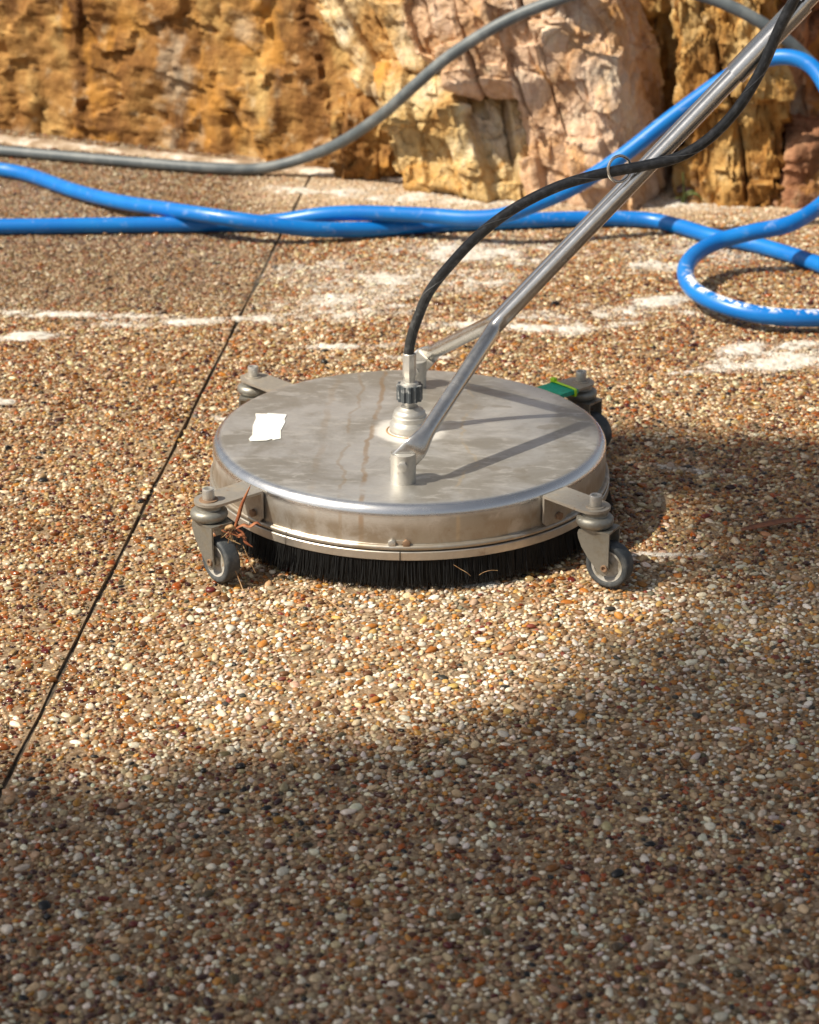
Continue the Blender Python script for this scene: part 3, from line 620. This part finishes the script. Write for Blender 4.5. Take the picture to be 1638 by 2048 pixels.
# casters on brackets
def caster_set(ang, trail, rust=False):
    d = Vector((math.cos(R(ang)), math.sin(R(ang)), 0)); t = Vector((-d.y, d.x, 0)); rb = .381
    if rb: 
        bm = bmesh.new(); hw = .0245; e0 = .302; poly = [(e0, -hw), (rb - .004, -hw)]
        poly += [(rb - .004 + hw * math.cos(a), hw * math.sin(a)) for a in np.linspace(-math.pi / 2, math.pi / 2, 13)[1:-1]] + [(rb - .004, hw), (e0, hw)]
        add_prism(bm, poly, .1135, .1175, lambda u, v, h: d * u + t * v + Vector((0, 0, h)))
        add_prism(bm, [(-hw, .1135), (hw, .1135), (hw, .075), (hw - .006, .069), (-hw + .006, .069), (-hw, .075)], .302, .3055, lambda u, v, h: d * h + t * u + Vector((0, 0, v)))
        bk = bm_obj('caster_bracket', bm, brk_m, mach, bevel=.0009, angle=35)
        q = d * .3055 + t * .006; hexbolt('bracket_bolt', rust_m, bk, (q.x, q.y, .079), (R(90), 0, R(ang + 90)), .0062, .005)
    c = empty('caster', (d.x * rb, d.y * rb, 0), R(trail), mach)     # x axis of the caster is its trail
    bm = bmesh.new()
    side_poly = [(-.0165, .0855), (.031, .0855), (.031, .031), (.0285, .0235), (.0235, .0215), (.0175, .0245), (.010, .033), (-.001, .045), (-.0115, .060), (-.017, .073), (-.0182, .080)]
    for s in (-1, 1): add_prism(bm, side_poly, s * .0155, s * .0182, lambda u, v, h: (u, h, v))
    tp = [(.031, -.0182), (.031, .0182), (.0, .0205)] + [(.0205 * math.cos(a), .0205 * math.sin(a)) for a in np.linspace(R(100), R(260), 9)] + [(.0, -.0205)]
    add_prism(bm, tp, .0856, .0888, lambda u, v, h: (u, v, h))
    fk = bm_obj('fork', bm, fork_m, c, bevel=.0011, angle=35)
    lathe('swivel_ring', [(.012, .0889), (.0215, .0889), (.0255, .0915), (.0272, .0965), (.0262, .1015), (.0225, .1050), (.0185, .1058), (.0175, .1085), (.0195, .1135), (.012, .1135)], fork_m, c, n=40, angle=50)
    hexbolt('cap_bolt', post_m, c, (0, 0, .1188), (0, 0, 0), .0088, .0165, 28, socket=True)
    lathe('washer', [(.0, .1192), (.0135, .1192), (.0138, .1186), (.0138, .1174)], rust_m if rust else brk_m, c, n=32)
    wc = (.0255, 0, .0348)
    ty = lathe('tyre', [(.0235, -.010), (.0245, -.0112), (.0300, -.0120), (.0322, -.0108), (.0331, -.0075), (.0334, 0), (.0331, .0075), (.0322, .0108), (.0300, .0120), (.0245, .0112), (.0235, .010)], tyre_m, c, n=56, axis='Y', angle=60, loc=wc)
    lathe('rim', [(.0, -.0125), (.0065, -.0125), (.0072, -.0115), (.0075, -.0075), (.0185, -.0055), (.0205, -.0105), (.0238, -.0112), (.0238, .0112), (.0205, .0105), (.0185, .0055), (.0075, .0075), (.0072, .0115), (.0065, .0125), (0, .0125)], rim_m, c, n=48, axis='Y', loc=wc)
    for s in (-1, 1): hexbolt('axle_bolt', rust_m, c, (.0255, s * .0182, .0345), (R(90 * (1 if s < 0 else -1)), 0, 0), .0052, .0032, 20, socket=True)
    return c
# castors trail to the sides of the machine; each one turned on its own
caster_set(-44, -30 + 2.5)
caster_set(-136, -50 + 2.5, rust=True)
caster_set(45, -40 + 2.5)
caster_set(135, -100 + 2.5)

# torn white sticker
stk = Mat('white_paper', rough=.7); stk.set('Base Color', stk.mix(stk.smooth(stk.noise(stk.obj(), 55, 5, .65), .5, .72, 0, .6), (.76, .77, .74), (.55, .52, .45))); edge = [(-.240, .074), (-.222, .072), (-.221, .0755), (-.191, .069), (-.1935, .05), (-.1915, .036), (-.1965, -.002), (-.1945, -.036), (-.205, -.0415), (-.208, -.038), (-.216, -.0445), (-.240, -.047), (-.2425, -.038), (-.2385, -.02), (-.2405, .02), (-.2375, .052)]
bm = bmesh.new(); add_prism(bm, [tuple((rz @ Vector((x, y, 0)))[:2]) for x, y in edge], .1283, .1288, lambda u, v, h: (u, v, h)); bm_obj('torn_sticker', bm, stk, mach)

# green tape and lime cable tie wrapped round the rear right bracket
d = Vector((math.cos(R(45)), math.sin(R(45)), 0)); t = Vector((-d.y, d.x, 0))
tp_m = Mat('green_tape', rough=.6); tp_m.set('Base Color', tp_m.mix(tp_m.smooth(tp_m.noise(tp_m.obj(), 160, 4), .4, .7), (.0, .29, .18), (.01, .36, .24)))
bm = bmesh.new(); add_prism(bm, [(-.027, .1126), (-.0262, .1190), (.0262, .1190), (.027, .1126)], .304, .343, lambda u, v, h: d * (h + (.004 if u < 0 else -.002)) + t * u + Vector((0, 0, v)))
tape = bm_obj('green_tape', bm, tp_m, mach, bevel=.001)
lime = Mat('lime_plastic', rough=.4, color=(.42, .72, .02))
lp = [(-.0285, .110), (-.0285, .117), (-.0262, .1205), (0, .121), (.0262, .1205), (.0285, .117), (.0285, .110), (.02, .109), (-.02, .109), (-.0285, .110)]
cp = [d * (.340 + u * .05) + t * u + Vector((0, 0, v)) for u, v in lp]
tie = sweep('cable_tie', catmull(cp, 4), lambda i, s: (.0026, .0016), lime, mach, n=8, up=(0, 0, 1))
q = d * .3415 + t * .024; bm = bmesh.new(); add_box(bm, (-.004, -.0045, 0), (.004, .0045, .0065)); bm_obj('tie_head', bm, lime, tie, bevel=.001, loc=(q.x, q.y, .1205), rot=(0, 0, R(45)))

# ------------------------------------------------------------------ hoses
blue = Mat('blue_hose', rough=.36)
oc = blue.obj(); al = blue.sep(blue.attr('along').outputs['Vector'])
sc_ = blue.noise(blue.mapping(oc, scale=(1, 1, 1)), 38, 5, .65); 
bcx = blue.mix(blue.smooth(blue.noise(oc, 12, 4), .4, .65, 0, .5), (.002, .150, .52), (.006, .20, .58))
bcx = blue.mix(blue.math('MULTIPLY', blue.smooth(sc_, .60, .72, 0, .4), blue.smooth(al[1], .1, .7)), bcx, (.30, .45, .68))
soap = blue.attr('soap').outputs['Fac']
sm = blue.math('MULTIPLY', blue.smooth(blue.math('ADD', blue.noise(oc, 42, 5, .65, .6), blue.math('MULTIPLY', soap, .12)), .60, .68), blue.math('MULTIPLY', soap, blue.smooth(al[1], -.6, 0)), clamp=True)
bcx = blue.mix(sm, bcx, (.74, .75, .77)); blue.set('Base Color', bcx); blue.set('Roughness', blue.math('ADD', .34, blue.math('MULTIPLY', sm, .3)))
grey = Mat('grey_hose', rough=.5); grey.set('Base Color', grey.mix(grey.smooth(grey.noise(grey.obj(), 20, 5, .6), .4, .7, 0, .8), (.085, .105, .118), (.19, .21, .215)))
RB = .0172
H1 = [(-1.6, 2.35, RB), (-1.25, 2.21, RB), (-1.085, 2.157, RB), (-1.003, 2.116, RB), (-.92, 2.056, RB), (-.787, 1.892, .02), (-.664, 1.751, .03), (-.547, 1.632, .045), (-.439, 1.544, .053), (-.327, 1.509, .046), (-.218, 1.518, .03), (-.109, 1.554, .019), (.001, 1.587, RB), (.113, 1.613, RB), (.225, 1.63, RB), (.373, 1.651, RB), (.519, 1.647, RB), (.592, 1.596, RB), (.668, 1.500, RB), (.756, 1.428, RB), (.858, 1.286, RB), (.948, 1.099, RB), (1.15, .8, RB), (1.5, .6, RB)]
H2 = [(-1.6, 1.60, RB), (-1.2, 1.59, RB), (-.911, 1.587, RB), (-.69, 1.596, RB), (-.468, 1.605, RB), (-.38, 1.61, RB), (-.289, 1.60, .026), (-.198, 1.58, .045), (-.109, 1.57, .052), (.034, 1.544, .054), (.132, 1.513, .056), (.205, 1.50, .066), (.285, 1.51, .092), (.362, 1.53, .123), (.46, 1.55, .182), (.567, 1.57, .263), (.685, 1.59, .346), (.759, 1.60, .381), (.82, 1.58, .393), (.868, 1.55, .374), (.902, 1.5, .318), (.925, 1.45, .254), (.925, 1.42, .185), (.90, 1.40, .145), (.862, 1.365, .118), (.792, 1.300, .10), (.71, 1.288, .085), (.639, 1.275, .068), (.584, 1.210, .057), (.556, 1.114, .05), (.562, 1.010, .044), (.607, .933, .038), (.683, .888, .031), (.789, .888, .026), (.90, .93, .022), (1.02, 1.02, RB), (1.3, 1.15, RB)]
def blue_hose(pts, label, soap_fn):
    path = catmull(pts, 9); o = sweep('blue_hose', path, RB, blue, n=24); tag(o, label, 'hose', 'hoses lying behind the surface cleaner')
    a = o.data.attributes.new('soap', 'FLOAT', 'POINT'); a.data.foreach_set('value', np.repeat(np.array([soap_fn(p) for p in path], 'f'), 24))
    return o
blue_hose(H1, 'blue hose snaking from the back left, under the other one, to the right edge', lambda p: .12)
blue_hose(H2, 'blue hose lying straight at left, then rising into the soapy loop at right', lambda p: float(np.clip((1.16 - p[1]) / .12, 0, 1)) if p[0] > .4 and p[2] < .07 else .1)
GH = [(-1.6, 2.50, .014), (-1.3, 2.42, .014), (-1.122, 2.356, .014), (-1.041, 2.329, .014), (-.84, 2.258, .014), (-.644, 2.19, .014), (-.479, 2.138, .015), (-.368, 2.125, .017), (-0.268, 2.11, 0.044), (-0.167, 2.05, 0.099), (-0.069, 1.95, 0.185), (0.013, 1.88, 0.272), (0.092, 1.85, 0.345), (0.204, 1.82, 0.422), (0.314, 1.8, 0.473), (0.422, 1.77, 0.511), (0.53, 1.75, 0.522), (0.639, 1.73, 0.501), (0.726, 1.71, 0.47), (0.815, 1.7, 0.419), (.886, 1.70, .359), (.955, 1.68, .28), (1.1, 1.6, .12), (1.3, 1.5, .014), (1.6, 1.4, .014)]
tag(sweep('grey_hose', catmull(GH, 9), .0138, grey, n=20), 'thin grey hose lying by the rock face, then arching up over the rocks', 'hose', 'hoses lying behind the surface cleaner')

# ------------------------------------------------------------------ leaves, grass
def leafmat(name, c1, c2): 
    m = Mat(name, rough=.6); m.set('Base Color', m.mix(m.smooth(m.noise(m.obj(), 120, 3), .35, .65), c1, c2)); return m
redleaf = leafmat('dry_red_leaf', (.20, .05, .018), (.34, .13, .05)); tan_m = leafmat('dry_straw', (.42, .28, .14), (.25, .13, .05)); green_m = leafmat('green_blade', (.16, .20, .05), (.09, .12, .03)); brownleaf = leafmat('dry_brown_leaf', (.15, .09, .07), (.22, .14, .11))
def blade(name, pts, w, mat, parent=None, fold=.3, up=(0, -1, .3), tipped=True):
    path = catmull(pts, 6); T = np.gradient(path, axis=0); T /= np.linalg.norm(T, axis=1)[:, None]; v = []; f = []; n = len(path); u = np.array(up, float)
    for i, (p, t) in enumerate(zip(path, T)):
        s = np.cross(t, u); s /= np.linalg.norm(s) + 1e-9; q = np.cross(s, t); s_ = i / (n - 1)
        ww = w * (math.sin(math.pi * min(1, .12 + .88 * s_)) ** .7 if tipped else 1 - .6 * s_) + .0002
        v += [p - s * ww + q * ww * fold, p, p + s * ww + q * ww * fold, p - q * .0004]
        if i:
            k = 4 * i; f += [(k - 4, k - 3, k + 1, k), (k - 3, k - 2, k + 2, k + 1), (k - 2, k - 1, k + 3, k + 2), (k - 1, k - 4, k, k + 3)]
    return pydata(name, v, f, mat, parent)
tuft = empty('leaf_debris', (-.247, -.268, .086)); tag(tuft, 'red-brown dry leaves and straw jammed in the front left caster', 'dry leaves')
blade('leaf', [(-.001, -.004, -.004), (.005, -.004, .014), (.011, -.003, .034), (.0235, -.001, .061)], .0026, redleaf, tuft)
blade('leaf', [(.001, -.006, -.004), (.012, -.007, .002), (.021, -.011, .001), (.031, -.008, .006), (.037, -.009, .002)], .0028, redleaf, tuft, up=(0, -.5, 1))
blade('leaf', [(.003, -.008, -.004), (.011, -.010, -.010), (.015, -.016, -.020), (.025, -.018, -.027)], .0024, redleaf, tuft)
blade('leaf', [(-.004, -.010, -.006), (.004, -.014, -.012), (.009, -.017, -.009), (.017, -.014, -.015)], .0022, redleaf, tuft, up=(.3, -.8, .6))
blade('leaf', [(-.012, -.008, -.006), (-.011, -.013, .000), (-.004, -.014, .003), (.001, -.012, -.003)], .0030, tan_m, tuft, up=(0, -.8, .6))
for q in range(9):
    x0, z0 = random.uniform(-.016, .006), random.uniform(-.008, .001)
    sweep('straw', catmull([(x0, -.009, z0), (x0 + random.uniform(-.006, .012), -.014, z0 + random.uniform(-.012, .006)), (x0 + random.uniform(-.004, .022), -.015, z0 + random.uniform(-.022, .004))], 5), random.uniform(.0004, .0008), random.choice((tan_m, redleaf)), tuft, n=5)
sweep('straw', catmull([(-.016, -.018, -.030), (-.008, -.022, -.045), (.003, -.030, -.066), (.012, -.045, -.083)], 6), .0008, tan_m, tuft, n=6)
sweep('straw', catmull([(-.020, -.016, -.026), (-.016, -.020, -.040), (-.018, -.020, -.056)], 6), .0008, tan_m, tuft, n=6)
sweep('straw', catmull([(.010, -.008, -.028), (.02, -.016, -.05), (.028, -.02, -.066)], 6), .0006, tan_m, tuft, n=6)
def twig(pts, label, r=.0004):
    o = sweep('twig', catmull(pts, 6), r, tan_m, n=6); tag(o, label, 'twig', 'twigs round the brush skirt'); return o
twig([(.062, -.318, .046), (.072, -.320, .040), (.080, -.322, .036), (.086, -.321, .030)], 'thin straw caught on the skirt band right of the seam')
twig([(.098, -.318, .030), (.104, -.322, .036), (.114, -.324, .040), (.124, -.320, .038)], 'curled straw caught in the black bristles right of the seam')
twig([(-.126, -.330, .006), (-.11, -.352, .004), (-.098, -.372, .003), (-.09, -.392, .003)], 'reddish straw lying on pebbles in front of the bristles', .0010)
o = blade('dry_leaf', [(.50, -.098, .004), (.535, -.086, .006), (.575, -.070, .007), (.62, -.052, .004)], .009, leafmat('fallen_leaf', (.26, .09, .035), (.16, .06, .03)), up=(0, 0, 1)); tag(o, 'narrow rust brown leaf lying flat on shaded pebbles right of the machine', 'leaf')
o = blade('dry_leaf', [(.63, 1.90, .018), (.66, 1.895, .026), (.70, 1.885, .018), (.74, 1.875, .008)], .018, brownleaf, up=(0, -.5, 1)); tag(o, 'curled grey-brown leaf lying in the crevice foot by the grass tuft', 'leaf')
grs = empty('grass_tuft', (.64, 1.85, 0)); tag(grs, 'small tuft of thin green grass at the foot of the dark crevice', 'grass tuft')
for pts in ([(0, 0, 0), (.0, 0, .03), (-.004, 0, .075)], [(0, 0, 0), (.008, 0, .02), (.03, -.004, .024), (.045, -.004, .010)], [(0, 0, 0), (.004, 0, .022), (.018, 0, .03), (.032, 0, .024)], [(0, 0, 0), (-.006, 0, .015), (-.02, -.006, .014)]):
    blade('grass_blade', pts, .0028, green_m, grs, tipped=False)
for x, y, r_, lab in ((.745, 1.845, .010, 'small yellow stone at the foot of the golden boulder'),):
    bm = bmesh.new(); bmesh.ops.create_icosphere(bm, subdivisions=3, radius=1); V = np.array([q.co[:] for q in bm.verts]); dsp = fbm(V * 1.3 + 5, 3) * .35
    for q, s in zip(bm.verts, dsp): q.co = q.co * (1 + s) * r_
    tag(bm_obj('small_stone', bm, m_gold2, loc=(x, y, .008)), lab, 'stone')

# ------------------------------------------------------------------ unseen shade tree, crown shaped to cast the wanted shade
bark = Mat('bark', rough=.9); bark.set('Base Color', bark.ramp(bark.noise(bark.mapping(bark.obj(), scale=(3, 3, .4)), 6, 5), [(.35, (.12, .08, .05)), (.65, (.30, .24, .18))]))
leaf_m = Mat('gum_leaf', rough=.5, color=(.07, .10, .035)); leaf_m.set('Base Color', leaf_m.mix(leaf_m.noise(leaf_m.obj(), 3, 2), (.045, .075, .025), (.10, .13, .05)))
def shade_need(x, y):
    """wanted shade that sets the crown thickness above the point (x, y) of the paving it shades"""
    n = .09 * fbm2(x, y, 3.2, 3, 4.); yb = np.interp(x, [-.55, -.32, -.2, -.07, .05, .12, .19, .30, .41, .60, 1.0], [-.83, -.78, -.74, -.70, -.63, -.575, -.50, -.41, -.38, -.37, -.37])
    a = sstep(.09, -.24, y - yb + n * 1.1)
    b = sstep(.33, .44, x + .15 * y + n) * sstep(.40, .31, y + .16 * (x - .4) + n * .4) * sstep(-.32, -.22, y + n * .6)
    c = sstep(.25, .5, x) * sstep(-.2, -.34, y) * .5
    return np.clip(np.maximum(np.maximum(a * .97, b * .80), c * (1 - a) + a), 0, 1)
CN = 90000; gx = rng.uniform(-1.3, 2.0, CN); gy = rng.uniform(-3.4, .5, CN); ok = rng.uniform(0, 1, CN) < np.maximum(shade_need(gx, gy) ** 1.4, 0); gx, gy = gx[ok], gy[ok]
hz = rng.uniform(7.0, 10.5, len(gx)); sx, sy = SUN.x / SUN.z, SUN.y / SUN.z
CP = np.c_[gx + sx * hz, gy + sy * hz, hz][:26000]
tx, ty = CP[:, 0].mean(), CP[:, 1].mean()
tree = empty('shade_tree', (tx, ty, 0)); tag(tree, 'unseen tall gum tree with its crown shaped to shade the near paving', 'tree')
CP = CP - np.array([tx, ty, 0]); nl = len(CP)
ax = rng.normal(size=(nl, 3)); ax /= np.linalg.norm(ax, axis=1)[:, None]; b2 = np.cross(ax, rng.normal(size=(nl, 3))); b2 /= np.linalg.norm(b2, axis=1)[:, None]
ll = rng.uniform(.05, .085, nl)[:, None]; lw = ll * .38
LV = np.stack([CP - ax * ll, CP + b2 * lw, CP + ax * ll, CP - b2 * lw], 1).reshape(-1, 3); LF = np.arange(nl * 4).reshape(-1, 4)
me = bpy.data.meshes.new('crown'); me.vertices.add(nl * 4); me.vertices.foreach_set('co', LV.astype('f').ravel()); me.loops.add(nl * 4); me.polygons.add(nl)
me.loops.foreach_set('vertex_index', LF.astype('i').ravel()); me.polygons.foreach_set('loop_start', np.arange(0, nl * 4, 4, dtype='i')); me.update(calc_edges=True)
cr = link_mesh('crown', me, leaf_m, tree); cr['kind'] = 'stuff'
sweep('trunk', catmull([(0, 0, -.1), (.05, .02, 2), (.0, .1, 4.5), (.1, .0, 7), (.1, 0, 9)], 5), lambda i, s: (.16 - .012 * s, .16 - .012 * s), bark, tree, n=14)
